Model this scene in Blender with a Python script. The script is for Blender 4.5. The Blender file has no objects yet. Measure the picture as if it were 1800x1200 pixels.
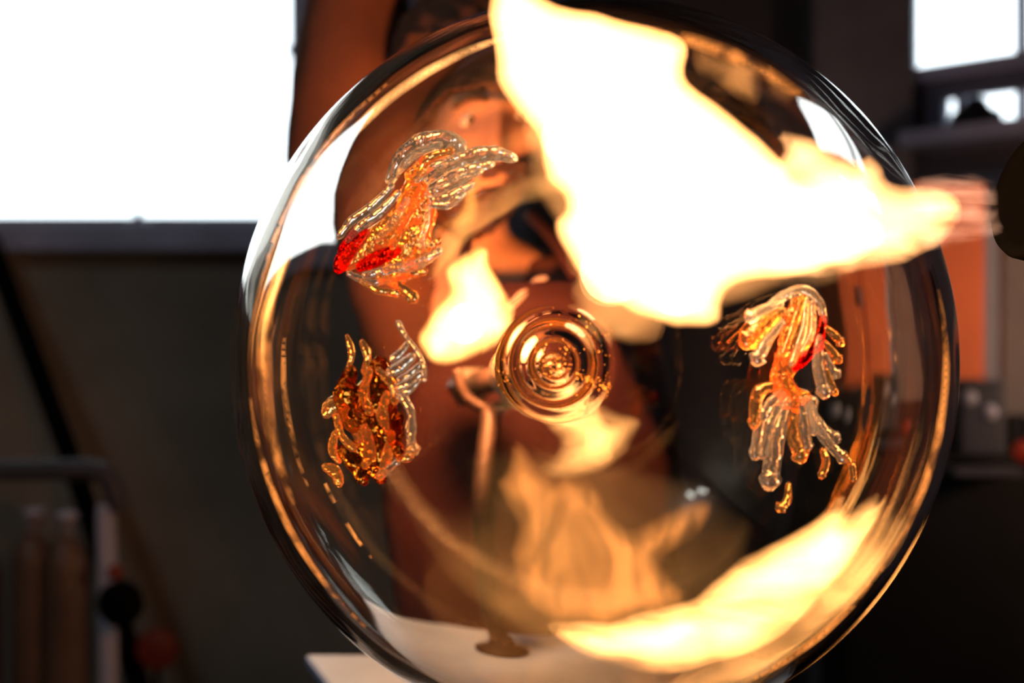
import bpy, bmesh, math, random
from mathutils import Vector, Matrix, Euler, noise
from mathutils.geometry import delaunay_2d_cdt

PI = math.pi
sc = bpy.context.scene
C = sc.collection
random.seed(7)

# ------------------------------------------------------------------ camera, world, lights, exposure
F = 2500.0                                   # focal length in pixels of the 1800 x 1200 frame
cam_d = bpy.data.cameras.new('camera')
cam_d.lens = 50.0; cam_d.sensor_width = 36.0; cam_d.sensor_fit = 'HORIZONTAL'
cam_d.clip_start = 0.02; cam_d.clip_end = 60
cam_d.dof.use_dof = True; cam_d.dof.focus_distance = 0.88; cam_d.dof.aperture_fstop = 4.2
cam = bpy.data.objects.new('camera', cam_d); C.objects.link(cam)
cam.location = (0, 0, 0); cam.rotation_euler = (PI/2, 0, 0)
sc.camera = cam

sc.view_settings.view_transform = 'Standard'
sc.view_settings.look = 'None'
sc.view_settings.exposure = 0.0
sc.view_settings.gamma = 1.0
sc.view_settings.use_curve_mapping = False

cy = sc.cycles
cy.max_bounces = 24; cy.diffuse_bounces = 3; cy.glossy_bounces = 10
cy.transmission_bounces = 20; cy.transparent_max_bounces = 48; cy.volume_bounces = 0
cy.caustics_reflective = False; cy.caustics_refractive = False
cy.sample_clamp_indirect = 6.0
cy.use_denoising = True
cy.use_adaptive_sampling = True

world = bpy.data.worlds.new('daylight'); sc.world = world
world.use_nodes = True
bg = world.node_tree.nodes['Background']
bg.inputs[0].default_value = (0.86, 0.93, 1.0, 1); bg.inputs[1].default_value = 3.6

def area(name, loc, rot, sx, sy, power, col=(1, 1, 1), portal=False):
    l = bpy.data.lights.new(name, 'AREA'); l.shape = 'RECTANGLE'; l.size = sx; l.size_y = sy
    l.energy = power; l.color = col
    if portal: l.cycles.is_portal = True
    o = bpy.data.objects.new(name, l); C.objects.link(o); o.location = loc; o.rotation_euler = rot
    return o

WALL_Y = 4.2
area('window_portal', (-1.18, WALL_Y+0.02, 0.79), (-PI/2, 0, 0), 1.12, 0.95, 1, portal=True)

# ------------------------------------------------------------------ helpers
def P(px, py, d):
    return Vector(((px-900)/F*d, d, (600-py)/F*d))

def obj(name, bm, mat, parent=None, smooth=True, loc=None):
    me = bpy.data.meshes.new(name)
    bm.to_mesh(me); bm.free()
    if smooth:
        for p in me.polygons: p.use_smooth = True
    if mat:
        for m in (mat if isinstance(mat, (list, tuple)) else [mat]): me.materials.append(m)
    o = bpy.data.objects.new(name, me); C.objects.link(o)
    if parent:
        o.parent = parent
        if loc is None: o.matrix_parent_inverse = parent_world(parent).inverted()
    if loc: o.location = loc
    return o

def parent_world(o):
    m = Matrix.LocRotScale(o.location, o.rotation_euler, o.scale)
    if o.parent: m = parent_world(o.parent) @ o.matrix_parent_inverse @ m
    return m

def tag(o, label=None, cat=None, group=None, kind=None):
    if label: o['label'] = label
    if cat: o['category'] = cat
    if group: o['group'] = group
    if kind: o['kind'] = kind
    return o

def thing(name, label, cat, loc=(0, 0, 0), group=None):
    o = bpy.data.objects.new(name, None); C.objects.link(o); o.location = loc
    o.empty_display_size = 0.05
    return tag(o, label, cat, group)

def add_box(bm, c, s, rot=None, bevel=0.0):
    r = bmesh.ops.create_cube(bm, size=1.0)
    vs = r['verts']
    bmesh.ops.scale(bm, vec=Vector(s), verts=vs)
    if bevel > 0:
        es = list({e for v in vs for e in v.link_edges})
        rb = bmesh.ops.bevel(bm, geom=es, offset=bevel, segments=2, affect='EDGES', profile=0.7)
        vs = list({v for f in rb['faces'] for v in f.verts} | {v for v in vs if v.is_valid})
    if rot: bmesh.ops.rotate(bm, cent=(0, 0, 0), matrix=Euler(rot).to_matrix(), verts=vs)
    bmesh.ops.translate(bm, vec=Vector(c), verts=vs)

def box(name, c, s, mat, parent=None, rot=None, bevel=0.0):
    bm = bmesh.new(); add_box(bm, c, s, rot, bevel)
    return obj(name, bm, mat, parent, smooth=False)

def catmull(pts, n):
    out = []
    k = len(pts)
    for i in range(k-1):
        p0 = pts[max(i-1, 0)]; p1 = pts[i]; p2 = pts[i+1]; p3 = pts[min(i+2, k-1)]
        for j in range(n):
            t = j/n
            out.append(0.5*((2*p1)+(p2-p0)*t+(2*p0-5*p1+4*p2-p3)*t*t+(3*p1-p0-3*p2+p3)*t**3))
    out.append(pts[-1].copy())
    return out

def catmull_closed(pts, n):
    out = []
    k = len(pts)
    for i in range(k):
        p0 = pts[i-1]; p1 = pts[i]; p2 = pts[(i+1) % k]; p3 = pts[(i+2) % k]
        for j in range(n):
            t = j/n
            out.append(0.5*((2*p1)+(p2-p0)*t+(2*p0-5*p1+4*p2-p3)*t*t+(3*p1-p0-3*p2+p3)*t**3))
    return out

def add_tube(bm, pts, radii, seg=12, flat=1.0, up=None, cap=True):
    """tube with a radius per point; flat < 1 squeezes it along the 'up' normal"""
    n = len(pts); rings = []
    ref = Vector(up) if up else None
    prev = None
    for i in range(n):
        t = (pts[min(i+1, n-1)]-pts[max(i-1, 0)])
        if t.length < 1e-9: t = Vector((0, 0, 1))
        t.normalize()
        if ref is not None:
            b = ref - t*ref.dot(t)
        else:
            b = prev - t*prev.dot(t) if prev is not None else t.orthogonal()
        if b.length < 1e-6: b = t.orthogonal()
        b.normalize(); prev = b
        a = t.cross(b)
        r = radii[i]
        rings.append([bm.verts.new(pts[i] + (a*math.cos(2*PI*k/seg) + b*math.sin(2*PI*k/seg)*flat)*r) for k in range(seg)])
    for i in range(n-1):
        for k in range(seg):
            bm.faces.new((rings[i][k], rings[i][(k+1) % seg], rings[i+1][(k+1) % seg], rings[i+1][k]))
    if cap:
        bm.faces.new(list(reversed(rings[0]))); bm.faces.new(rings[-1])
    return rings

def tube(name, pts, r, mat, parent=None, seg=14, n=6, smooth=True):
    pts = [Vector(p) for p in pts]
    q = catmull(pts, n) if len(pts) > 2 else pts
    bm = bmesh.new()
    rr = [r]*len(q) if not isinstance(r, (list, tuple)) else [r[0]+(r[-1]-r[0])*i/(len(q)-1) for i in range(len(q))]
    add_tube(bm, q, rr, seg)
    bmesh.ops.recalc_face_normals(bm, faces=bm.faces)
    return obj(name, bm, mat, parent, smooth)

def add_lathe(bm, prof, seg=48, mat=None, close=False):
    """prof: (r, z) pairs about local Z"""
    M = mat or Matrix()
    rings = []
    for r, z in prof:
        if r < 1e-6: rings.append([bm.verts.new(M @ Vector((0, 0, z)))])
        else: rings.append([bm.verts.new(M @ Vector((r*math.cos(2*PI*k/seg), r*math.sin(2*PI*k/seg), z))) for k in range(seg)])
    pairs = list(zip(rings[:-1], rings[1:]))
    if close: pairs.append((rings[-1], rings[0]))
    for A, B in pairs:
        for k in range(seg):
            a = A[k % len(A)]; b = A[(k+1) % len(A)]; c = B[(k+1) % len(B)]; d = B[k % len(B)]
            vs = []
            for v in (a, b, c, d):
                if v not in vs: vs.append(v)
            if len(vs) > 2:
                try: bm.faces.new(vs)
                except ValueError: pass
    bmesh.ops.recalc_face_normals(bm, faces=bm.faces)

def axis_matrix(origin, direction):
    return Matrix.Translation(Vector(origin)) @ Vector(direction).to_track_quat('Z', 'Y').to_matrix().to_4x4()

# ------------------------------------------------------------------ materials
def new_mat(name):
    m = bpy.data.materials.new(name); m.use_nodes = True
    nt = m.node_tree
    return m, nt, nt.nodes, nt.links, nt.nodes.get('Principled BSDF')

def mat_plain(name, col, rough=0.6, metal=0.0, var=0.25, scale=6.0, bump=0.0, spec=0.4):
    m, nt, N, L, b = new_mat(name)
    tc = N.new('ShaderNodeTexCoord'); nz = N.new('ShaderNodeTexNoise')
    nz.inputs['Scale'].default_value = scale; nz.inputs['Detail'].default_value = 6
    L.new(tc.outputs['Object'], nz.inputs['Vector'])
    rp = N.new('ShaderNodeValToRGB')
    e = rp.color_ramp.elements
    e[0].position = 0.3; e[1].position = 0.7
    e[0].color = tuple(c*(1-var) for c in col)+(1,); e[1].color = tuple(min(1, c*(1+var)) for c in col)+(1,)
    L.new(nz.outputs['Fac'], rp.inputs['Fac']); L.new(rp.outputs['Color'], b.inputs['Base Color'])
    b.inputs['Roughness'].default_value = rough; b.inputs['Metallic'].default_value = metal
    b.inputs['Specular IOR Level'].default_value = spec
    if bump > 0:
        bp = N.new('ShaderNodeBump'); bp.inputs['Strength'].default_value = bump; bp.inputs['Distance'].default_value = 0.01
        L.new(nz.outputs['Fac'], bp.inputs['Height']); L.new(bp.outputs['Normal'], b.inputs['Normal'])
    return m

def mat_glass(name, col=(1, 1, 1), ior=1.48, rough=0.0, wave=0.0, wscale=14.0, hot=None, milky=0.0):
    m, nt, N, L, b = new_mat(name)
    N.remove(b)
    g = N.new('ShaderNodeBsdfGlass'); g.inputs['Color'].default_value = (*col, 1)
    g.inputs['IOR'].default_value = ior; g.inputs['Roughness'].default_value = rough
    if milky:    # seedy, slightly milky glass
        df = N.new('ShaderNodeBsdfDiffuse'); df.inputs[0].default_value = (0.95, 0.88, 0.82, 1)
        mk = N.new('ShaderNodeMixShader'); mk.inputs[0].default_value = milky
        L.new(g.outputs[0], mk.inputs[1]); L.new(df.outputs[0], mk.inputs[2])
        src = mk
        if hot:
            em = N.new('ShaderNodeEmission'); em.inputs[0].default_value = (*hot[:3], 1); em.inputs[1].default_value = hot[3]
            src = N.new('ShaderNodeAddShader'); L.new(mk.outputs[0], src.inputs[0]); L.new(em.outputs[0], src.inputs[1])
        L.new(src.outputs[0], N['Material Output'].inputs['Surface'])
    elif hot:      # faint glow added to brighten the glass like highlights
        em = N.new('ShaderNodeEmission'); em.inputs[0].default_value = (*hot[:3], 1); em.inputs[1].default_value = hot[3]
        ad = N.new('ShaderNodeAddShader'); L.new(g.outputs[0], ad.inputs[0]); L.new(em.outputs[0], ad.inputs[1])
        L.new(ad.outputs[0], N['Material Output'].inputs['Surface'])
    else:
        L.new(g.outputs[0], N['Material Output'].inputs['Surface'])
    if wave > 0:
        tc = N.new('ShaderNodeTexCoord'); nz = N.new('ShaderNodeTexNoise'); nz.inputs['Scale'].default_value = wscale
        nz.inputs['Detail'].default_value = 2
        L.new(tc.outputs['Object'], nz.inputs['Vector'])
        bp = N.new('ShaderNodeBump'); bp.inputs['Strength'].default_value = wave; bp.inputs['Distance'].default_value = 0.01
        L.new(nz.outputs['Fac'], bp.inputs['Height']); L.new(bp.outputs['Normal'], g.inputs['Normal'])
    return m

def mat_pane(name):
    m, nt, N, L, b = new_mat(name)
    N.remove(b)
    t = N.new('ShaderNodeBsdfTransparent'); t.inputs[0].default_value = (0.95, 0.97, 0.97, 1)
    g = N.new('ShaderNodeBsdfGlossy'); g.inputs['Roughness'].default_value = 0.03
    fr = N.new('ShaderNodeFresnel'); fr.inputs[0].default_value = 1.45
    mx = N.new('ShaderNodeMixShader')
    L.new(fr.outputs[0], mx.inputs[0]); L.new(t.outputs[0], mx.inputs[1]); L.new(g.outputs[0], mx.inputs[2])
    L.new(mx.outputs[0], N['Material Output'].inputs['Surface'])
    return m

def mat_flame(name, col, strength, noise_scale=None, lo=0.0, hi=1.0, stretch=(1, 1, 1), rot=0.0, warp=0.6, step=0.5, detail=4.0, roty=0.0):
    """glowing gas: an emission-only volume, optionally streaked by stretched, warped noise"""
    m, nt, N, L, b = new_mat(name)
    N.remove(b)
    em = N.new('ShaderNodeEmission'); em.inputs[0].default_value = (*col, 1); em.inputs[1].default_value = strength
    if noise_scale:
        tc = N.new('ShaderNodeTexCoord'); mp = N.new('ShaderNodeMapping')
        mp.inputs['Rotation'].default_value = (0, roty, 0)
        mp.inputs['Scale'].default_value = stretch
        nz = N.new('ShaderNodeTexNoise'); nz.inputs['Scale'].default_value = noise_scale
        nz.inputs['Detail'].default_value = detail; nz.inputs['Distortion'].default_value = warp
        mr = N.new('ShaderNodeMapRange'); mr.interpolation_type = 'SMOOTHSTEP'
        mr.inputs['From Min'].default_value = 0.36; mr.inputs['From Max'].default_value = 0.66
        mr.inputs['To Min'].default_value = lo*strength; mr.inputs['To Max'].default_value = hi*strength
        L.new(tc.outputs['Object'], mp.inputs['Vector']); L.new(mp.outputs[0], nz.inputs['Vector'])
        L.new(nz.outputs['Fac'], mr.inputs['Value']); L.new(mr.outputs[0], em.inputs[1])
    L.new(em.outputs[0], N['Material Output'].inputs['Volume'])
    m.cycles.homogeneous_volume = noise_scale is None
    m.cycles.volume_step_rate = step
    return m

def mat_emit(name, col, s):
    m, nt, N, L, b = new_mat(name)
    b.inputs['Base Color'].default_value = (*col, 1)
    b.inputs['Emission Color'].default_value = (*col, 1); b.inputs['Emission Strength'].default_value = s
    return m

M = {}
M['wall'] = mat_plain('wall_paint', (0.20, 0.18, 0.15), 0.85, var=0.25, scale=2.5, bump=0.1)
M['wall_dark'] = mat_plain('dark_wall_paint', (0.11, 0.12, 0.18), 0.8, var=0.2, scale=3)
M['floor'] = mat_plain('concrete', (0.10, 0.09, 0.08), 0.8, var=0.35, scale=4, bump=0.2)
M['ceiling'] = mat_plain('soot_ceiling', (0.10, 0.09, 0.08), 0.9)
M['frame'] = mat_plain('blue_grey_frame', (0.30, 0.33, 0.50), 0.5, var=0.15)
M['pane'] = mat_pane('window_glass')
M['glass'] = mat_glass('clear_blown_glass', (1.0, 0.985, 0.96), 1.47, wave=0.03, wscale=9)
M['strand'] = mat_glass('clear_trailed_glass', (1.0, 0.96, 0.90), 1.5, rough=0.03, wave=0.4, wscale=80, milky=0.04, hot=(1.0, 0.62, 0.36, 0.03))  # its faint glow is added for whiter highlights on the fronds
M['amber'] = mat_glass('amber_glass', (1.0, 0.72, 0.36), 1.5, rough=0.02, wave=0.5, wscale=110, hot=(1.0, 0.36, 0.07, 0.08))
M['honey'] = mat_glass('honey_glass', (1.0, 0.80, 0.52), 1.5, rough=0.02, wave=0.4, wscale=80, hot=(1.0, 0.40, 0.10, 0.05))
M['dark_amber'] = mat_glass('dark_amber_glass', (0.80, 0.50, 0.18), 1.5, wave=0.6, wscale=90)
M['button'] = mat_glass('clear_button_glass', (1.0, 0.97, 0.93), 1.47, wave=0.10, wscale=40)
M['fleck'] = mat_plain('gold_fleck', (0.9, 0.42, 0.10), 0.25, metal=1.0)
M['red'] = mat_glass('red_glass', (1.0, 0.12, 0.05), 1.5, wave=0.4, wscale=110)
M['black'] = mat_plain('black_iron', (0.003, 0.003, 0.003), 0.9, var=0.3, spec=0.02)
M['iron'] = mat_plain('rusty_iron', (0.016, 0.008, 0.006), 0.6, metal=0.2, var=0.4, scale=30, bump=0.3)
M['steel'] = mat_plain('brushed_steel', (0.45, 0.42, 0.40), 0.3, metal=1.0, var=0.15, scale=40)
M['table'] = mat_plain('pale_table_sheet', (0.25, 0.44, 0.76), 0.28, var=0.12, scale=12, spec=0.8)
M['orange'] = mat_plain('orange_paint', (0.72, 0.16, 0.045), 0.55, var=0.12, scale=5)
M['grey'] = mat_plain('light_grey_metal', (0.34, 0.36, 0.46), 0.5, var=0.12)
M['taupe'] = mat_plain('taupe_board', (0.15, 0.13, 0.125), 0.7, var=0.15)
M['charcoal'] = mat_plain('charcoal_metal', (0.010, 0.010, 0.011), 0.6, var=0.3, spec=0.15)
M['rubber'] = mat_plain('dark_rubber', (0.035, 0.035, 0.045), 0.55)
M['bottle'] = mat_plain('brown_bottle_paint', (0.09, 0.055, 0.035), 0.5, var=0.3)
M['skin'] = mat_plain('skin', (0.62, 0.34, 0.22), 0.55, var=0.08, scale=20)
M['hair'] = mat_plain('brown_hair', (0.085, 0.034, 0.018), 0.8, var=0.25, scale=60, bump=0.15)
M['sleeve'] = mat_plain('rust_brown_cloth', (0.12, 0.042, 0.022), 0.85, var=0.25, scale=14, bump=0.3)
M['apron'] = mat_plain('maroon_apron_cloth', (0.045, 0.009, 0.007), 0.8, var=0.2, scale=10)
M['trim'] = mat_plain('pale_apron_edge', (0.7, 0.55, 0.48), 0.7)
M['trousers'] = mat_plain('dark_trousers_cloth', (0.03, 0.03, 0.035), 0.85)
M['white'] = mat_plain('eye_white', (0.8, 0.78, 0.75), 0.3, var=0.02)
M['iris'] = mat_plain('dark_iris', (0.05, 0.03, 0.02), 0.3)
M['bulb'] = mat_emit('warm_bulb_glow', (0.88, 0.96, 1.0), 80.0)
M['led'] = mat_emit('red_lamp_glow', (0.3, 0.02, 0.006), 0.15)

# ------------------------------------------------------------------ the room
FLOOR = -1.36; CEIL = 2.4
LX, FY = -2.6, -3.0
def struct(name, bm, mat, smooth=False):
    return tag(obj(name, bm, mat, None, smooth), kind='structure')

bm = bmesh.new(); add_box(bm, (0.2, 0.6, FLOOR-0.05), (6.2, 7.6, 0.1)); struct('floor', bm, M['floor'])
bm = bmesh.new(); add_box(bm, (0.2, 0.6, CEIL+0.05), (6.2, 7.6, 0.1)); struct('ceiling', bm, M['ceiling'])
bm = bmesh.new(); add_box(bm, (LX-0.05, 0.6, (FLOOR+CEIL)/2), (0.1, 7.4, CEIL-FLOOR)); struct('wall_left', bm, M['wall'])
bm = bmesh.new(); add_box(bm, (0.2, FY-0.05, (FLOOR+CEIL)/2), (6.2, 0.1, CEIL-FLOOR)); struct('wall_front', bm, M['wall_dark'])

# back wall with the left window opening
WX0, WX1 = -1.72, P(514, 0, WALL_Y).x
WZ0, WZ1 = P(0, 392, WALL_Y).z, 1.22
bm = bmesh.new()
T = 0.16
def wall_piece(x0, x1, z0, z1): add_box(bm, ((x0+x1)/2, WALL_Y+T/2, (z0+z1)/2), (x1-x0, T, z1-z0))
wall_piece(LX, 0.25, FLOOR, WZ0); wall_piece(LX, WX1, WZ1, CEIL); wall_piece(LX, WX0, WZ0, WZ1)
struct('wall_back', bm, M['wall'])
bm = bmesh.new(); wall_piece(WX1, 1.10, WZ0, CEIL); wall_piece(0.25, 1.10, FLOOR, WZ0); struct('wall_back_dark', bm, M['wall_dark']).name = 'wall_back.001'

w1 = bpy.data.objects.new('window_1', None); C.objects.link(w1); w1.location = ((WX0+WX1)/2, WALL_Y, WZ0); tag(w1, kind='structure')
box('pane', ((WX0+WX1)/2, WALL_Y+0.08, (WZ0+WZ1)/2), (WX1-WX0, 0.006, WZ1-WZ0), M['pane'], w1)
box('sill', ((WX0+WX1)/2-0.05, WALL_Y-0.05, P(0, 416, WALL_Y-0.1).z), (WX1-WX0+0.14, 0.11, 0.078), M['frame'], w1, bevel=0.008)
box('frame', (WX1+0.03, WALL_Y-0.015, (WZ0+WZ1)/2), (0.06, 0.05, WZ1-WZ0+0.1), M['frame'], w1, bevel=0.006)
box('frame', ((WX0+WX1)/2, WALL_Y+0.03, WZ0+0.004), (WX1-WX0, 0.05, 0.03), M['frame'], w1, bevel=0.006)
bm = bmesh.new(); add_lathe(bm, [(0.045, 0), (0.03, 0.012), (0.012, 0.022), (0.006, 0.05), (0, 0.052)], 16, Matrix.Translation(P(243, 394, WALL_Y-0.02)))
obj('latch', bm, M['frame'], w1)
bm = bmesh.new(); add_lathe(bm, [(0, 0), (0.012, 0.004), (0.016, 0.012), (0, 0.02)], 10, axis_matrix(P(239, 80, WALL_Y+0.07), (0.2, -1, 0.2)))
obj('sticker', bm, M['charcoal'], w1)
bm = bmesh.new(); add_lathe(bm, [(0, 0.02), (0.02, 0.0), (0.02, -0.03), (0, -0.04)], 10, axis_matrix(P(512, 88, WALL_Y-0.02), (-1, 0, 0)))
obj('hinge', bm, M['frame'], w1)

# slanting right wall with two windows
A = P(1600, 0, 4.0); A.z = 0
dirR = Vector((0.7, -0.72, 0)).normalized(); nR = Vector((dirR.y, -dirR.x, 0)).normalized()   # nR points outwards or inwards
if nR.dot(Vector((-A.x, -A.y, 0))) > 0: nR = -nR
LEN = 2.7
def rpt(s, z, off=0.0): return A + dirR*s + nR*off + Vector((0, 0, z))
def ray_s(px):      # where the pixel column meets the right wall
    k = (px-900)/F
    # A.x+dx s = k (A.y+dy s)
    return (k*A.y - A.x)/(dirR.x - k*dirR.y)
def zpx(py, s): return (600-py)/F*(A.y+dirR.y*s)
angR = math.atan2(dirR.y, dirR.x)
def rbox(bm, s0, s1, z0, z1, off0, off1):
    add_box(bm, rpt((s0+s1)/2, (z0+z1)/2, (off0+off1)/2), (s1-s0, abs(off1-off0), z1-z0), (0, 0, angR))
sa = ray_s(1602); z_up0 = zpx(124, sa); z_up1 = zpx(-90, sa)
sb = ray_s(1658); z_lo0 = zpx(236, ray_s(1720)); z_lo1 = zpx(166, ray_s(1720))
S_END = ray_s(1850)
T = 0.035
bm = bmesh.new()
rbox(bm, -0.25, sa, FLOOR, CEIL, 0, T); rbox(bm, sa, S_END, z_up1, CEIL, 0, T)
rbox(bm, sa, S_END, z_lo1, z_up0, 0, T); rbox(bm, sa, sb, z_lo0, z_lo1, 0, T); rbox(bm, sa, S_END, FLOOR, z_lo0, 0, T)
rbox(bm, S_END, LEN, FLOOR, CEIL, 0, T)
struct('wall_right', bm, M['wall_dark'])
rE = rpt(LEN, 0)
bm = bmesh.new(); add_box(bm, (rE.x+0.05, (rE.y+FY)/2, (FLOOR+CEIL)/2), (0.1, rE.y-FY, CEIL-FLOOR)); struct('wall_right_side', bm, M['wall']).name = 'wall_right.001'
def rwindow(name, s0, s1, z0, z1, bars):
    w = bpy.data.objects.new(name, None); C.objects.link(w); w.location = rpt((s0+s1)/2, z0); tag(w, kind='structure')
    b = bmesh.new(); rbox(b, s0, s1, z0, z1, 0.015, 0.020); obj('pane', b, M['pane'], w, False)
    b = bmesh.new(); rbox(b, s0-0.02, s1+0.02, z0-0.04, z0, -0.20 if name == 'window_3' else -0.03, 0.02); obj('sill', b, M['frame'], w, False)
    for s in bars:
        b = bmesh.new(); rbox(b, s-0.012, s+0.012, z0, z1, 0.0, 0.03); obj('mullion', b, M['frame'], w, False)
rwindow('window_2', sa, S_END, z_up0, z_up1, [ray_s(1792)])
rwindow('window_3', sb, S_END, z_lo0, z_lo1, [ray_s(1686), ray_s(1793)])
mid = rpt((sa+S_END)/2, (z_up0+z_up1)/2, 0.1)
qr = (-nR).to_track_quat('-Z', 'Y').to_euler()
area('window_portal', mid, qr, S_END-sa+0.2, z_up1-z_up0+0.3, 1, portal=True)

# dark door-post behind the glassblower
box_col = bmesh.new(); add_box(box_col, (P(1515, 0, 3.9).x, 3.98, 0.5), (0.27, 0.2, 3.7)); struct('trim_1', box_col, mat_plain('plum_post_paint', (0.095, 0.09, 0.11), 0.8))
bm = bmesh.new(); add_box(bm, (P(1180, 0, 3.9).x, 4.1, 0.45), (0.80, 0.16, 3.6)); struct('door_1', bm, mat_plain('near_black_door', (0.03, 0.022, 0.025), 0.7))

# twin bulb ceiling lamp behind the camera lights the room a little
lamp = thing('ceiling_lamp', 'twin bulb ceiling lamp hanging behind the viewpoint', 'lamp', (-1.85, -0.25, 2.3))
box('mount', (-1.85, -0.25, CEIL-0.02), (0.5, 0.12, 0.04), M['grey'], lamp, bevel=0.008)
for k in (-1, 1):
    tube('cord', [(-1.85+k*0.16, -0.25, CEIL-0.04), (-1.85+k*0.16, -0.25, 2.20-k*0.04)], 0.006, M['black'], lamp, n=1)
    b = bmesh.new(); bmesh.ops.create_uvsphere(b, u_segments=20, v_segments=14, radius=0.085)
    bmesh.ops.translate(b, vec=(-1.85+k*0.16, -0.25, 2.12-k*0.04), verts=b.verts); obj('bulb', b, M['bulb'], lamp)

# unseen drum with a glowing mouth, added at the right to light the cabinet
fill_drum = thing('fill_light', 'unseen round mouthed fill light added at the right to light the cabinet', 'fill_light', (1.75, 2.35, FLOOR))
fd = (Vector((0.85, 3.0, 0.0))-Vector((1.75, 2.35, 0.1))).normalized(); fm = axis_matrix((1.75, 2.35, 0.1), fd)
b = bmesh.new(); add_lathe(b, [(0.16, 0), (0.30, 0), (0.32, -0.03), (0.32, -0.45), (0, -0.46), (0, -0.30), (0.16, -0.29)], 40, fm, close=True); obj('fill_light_drum', b, M['charcoal'], fill_drum)
b = bmesh.new(); add_lathe(b, [(0, -0.20), (0.158, -0.20), (0.158, -0.21), (0, -0.21)], 40, fm); obj('fill_light_mouth', b, mat_emit('fill_light_glow', (1.0, 0.60, 0.38), 50.0), fill_drum)
for sx in (-0.2, 0.2):
    q = Vector((1.75, 2.35, 0)) - fd*0.25 + Vector((fd.y, -fd.x, 0))*sx
    box('leg', (q.x, q.y, (FLOOR-0.18)/2), (0.06, 0.06, -0.18-FLOOR), M['black'], fill_drum)  # leg of the added fill light

# ------------------------------------------------------------------ the blown glass globe
GC = Vector((0.0561, 1.02, -0.0160)); GR = 0.2535
globe = thing('glass_globe', 'large clear blown glass globe glowing orange in the torch flame', 'glass globe', GC)
def front_depth_(px, py):
    d = Vector(((px-900)/F, 1.0, (600-py)/F)); n = d.length; u = d/n
    b = u.dot(GC); return P(px, py, (b-math.sqrt(b*b-GC.dot(GC)+GR*GR))/n)
AX = (front_depth_(975, 641)-GC).normalized()            # the globe's own axis: the swirled button sits on it
AXQ = Vector((0, 0, 1)).rotation_difference(AX)
def relief(th, ph):
    """height of the swirled button left by the gathering iron, in metres"""
    def rg(px_r, w, h, ecc=0.0, pa=0.0):
        c = px_r/F*0.72/GR*(1+ecc*math.cos(ph-pa))
        return h*math.exp(-((th-c)/w)**2)
    h = rg(100, 0.010, 0.0004, 0.05, 0.6) + rg(66, 0.014, 0.0013, 0.03, 2.0) + rg(40, 0.008, 0.0005, 0.04, 1.0)
    if th < 0.045: h += 0.0004*math.sin(th/0.045*11-ph)*(1-th/0.045)
    return h
def globe_shell(R, wob, flip, ridged, seg=200):
    th = [0.0025*k for k in range(1, 66)] if ridged else [0.02*k for k in range(1, 9)]
    while th[-1] < PI-0.03: th.append(th[-1]+min(0.024, PI-0.012-th[-1]))
    b = bmesh.new(); rings = []
    def pt(t, p):
        d = AXQ @ Vector((math.sin(t)*math.cos(p), math.sin(t)*math.sin(p), math.cos(t)))
        w = wob*(noise.noise(d*2.1)+0.35*noise.noise(d*5.0+Vector((3, 1, 7)))) if wob else 0.0
        rr = R*(1+w)+(relief(t, p) if ridged else 0.0)
        return GC+Vector((d.x*rr, d.y*rr*0.98, d.z*rr*1.02))
    rings.append([b.verts.new(pt(0.0, 0.0))])
    for t in th: rings.append([b.verts.new(pt(t, 2*PI*k/seg)) for k in range(seg)])
    rings.append([b.verts.new(pt(PI, 0.0))])
    for A_, B_ in zip(rings[:-1], rings[1:]):
        for k in range(seg):
            vs = []
            for v in (A_[k % len(A_)], B_[k % len(B_)], B_[(k+1) % len(B_)], A_[(k+1) % len(A_)]):
                if v not in vs: vs.append(v)
            b.faces.new(vs)
    bmesh.ops.recalc_face_normals(b, faces=b.faces)
    if flip: bmesh.ops.reverse_faces(b, faces=b.faces)
    return b
b1 = globe_shell(GR, 0.0, False, True)
b2 = globe_shell(GR-0.0110, 0.0022, True, False)
tmp = bpy.data.meshes.new('tmp'); b2.to_mesh(tmp); b2.free(); b1.from_mesh(tmp); bpy.data.meshes.remove(tmp)
obj('globe_wall', b1, M['glass'], globe)

def front_depth(px, py, off=0.0):
    """depth at which a ray meets the front of the globe (or runs beside it)"""
    d = Vector(((px-900)/F, 1.0, (600-py)/F)); n = d.length; u = d/n
    b = u.dot(GC); c = GC.dot(GC)-GR*GR
    disc = b*b-c
    s = b-math.sqrt(disc) if disc > 0 else b
    return s/n - off
def S(px, py, off=0.0): return P(px, py, front_depth(px, py, off))

# fine gold flecks trapped round the button: too many and small to pick apart
fk = bmesh.new(); rnd = random.Random(11)
for k in range(420):
    a = rnd.uniform(0, 2*PI); arm = rnd.choice((0, 0, 1, 2))
    if arm == 0: r_ = abs(rnd.gauss(0, 26))+4; 
    elif arm == 1: a = rnd.gauss(0.42, 0.06); r_ = rnd.uniform(40, 110)
    else: a = rnd.choice((rnd.gauss(-0.9, 0.35), rnd.gauss(2.9, 0.25), rnd.gauss(0.5, 0.5))); r_ = rnd.gauss(88, 10)
    c = S(975+r_*math.cos(a), 641+r_*math.sin(a), -rnd.uniform(0.002, 0.012)); s_ = rnd.uniform(0.0002, 0.0006)
    rr = bmesh.ops.create_icosphere(fk, subdivisions=1, radius=s_); bmesh.ops.translate(fk, vec=c, verts=rr['verts'])
tag(obj('gold_flecks', fk, M['fleck'], globe), 'fine gold flecks round the swirled button', kind='stuff')

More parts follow.
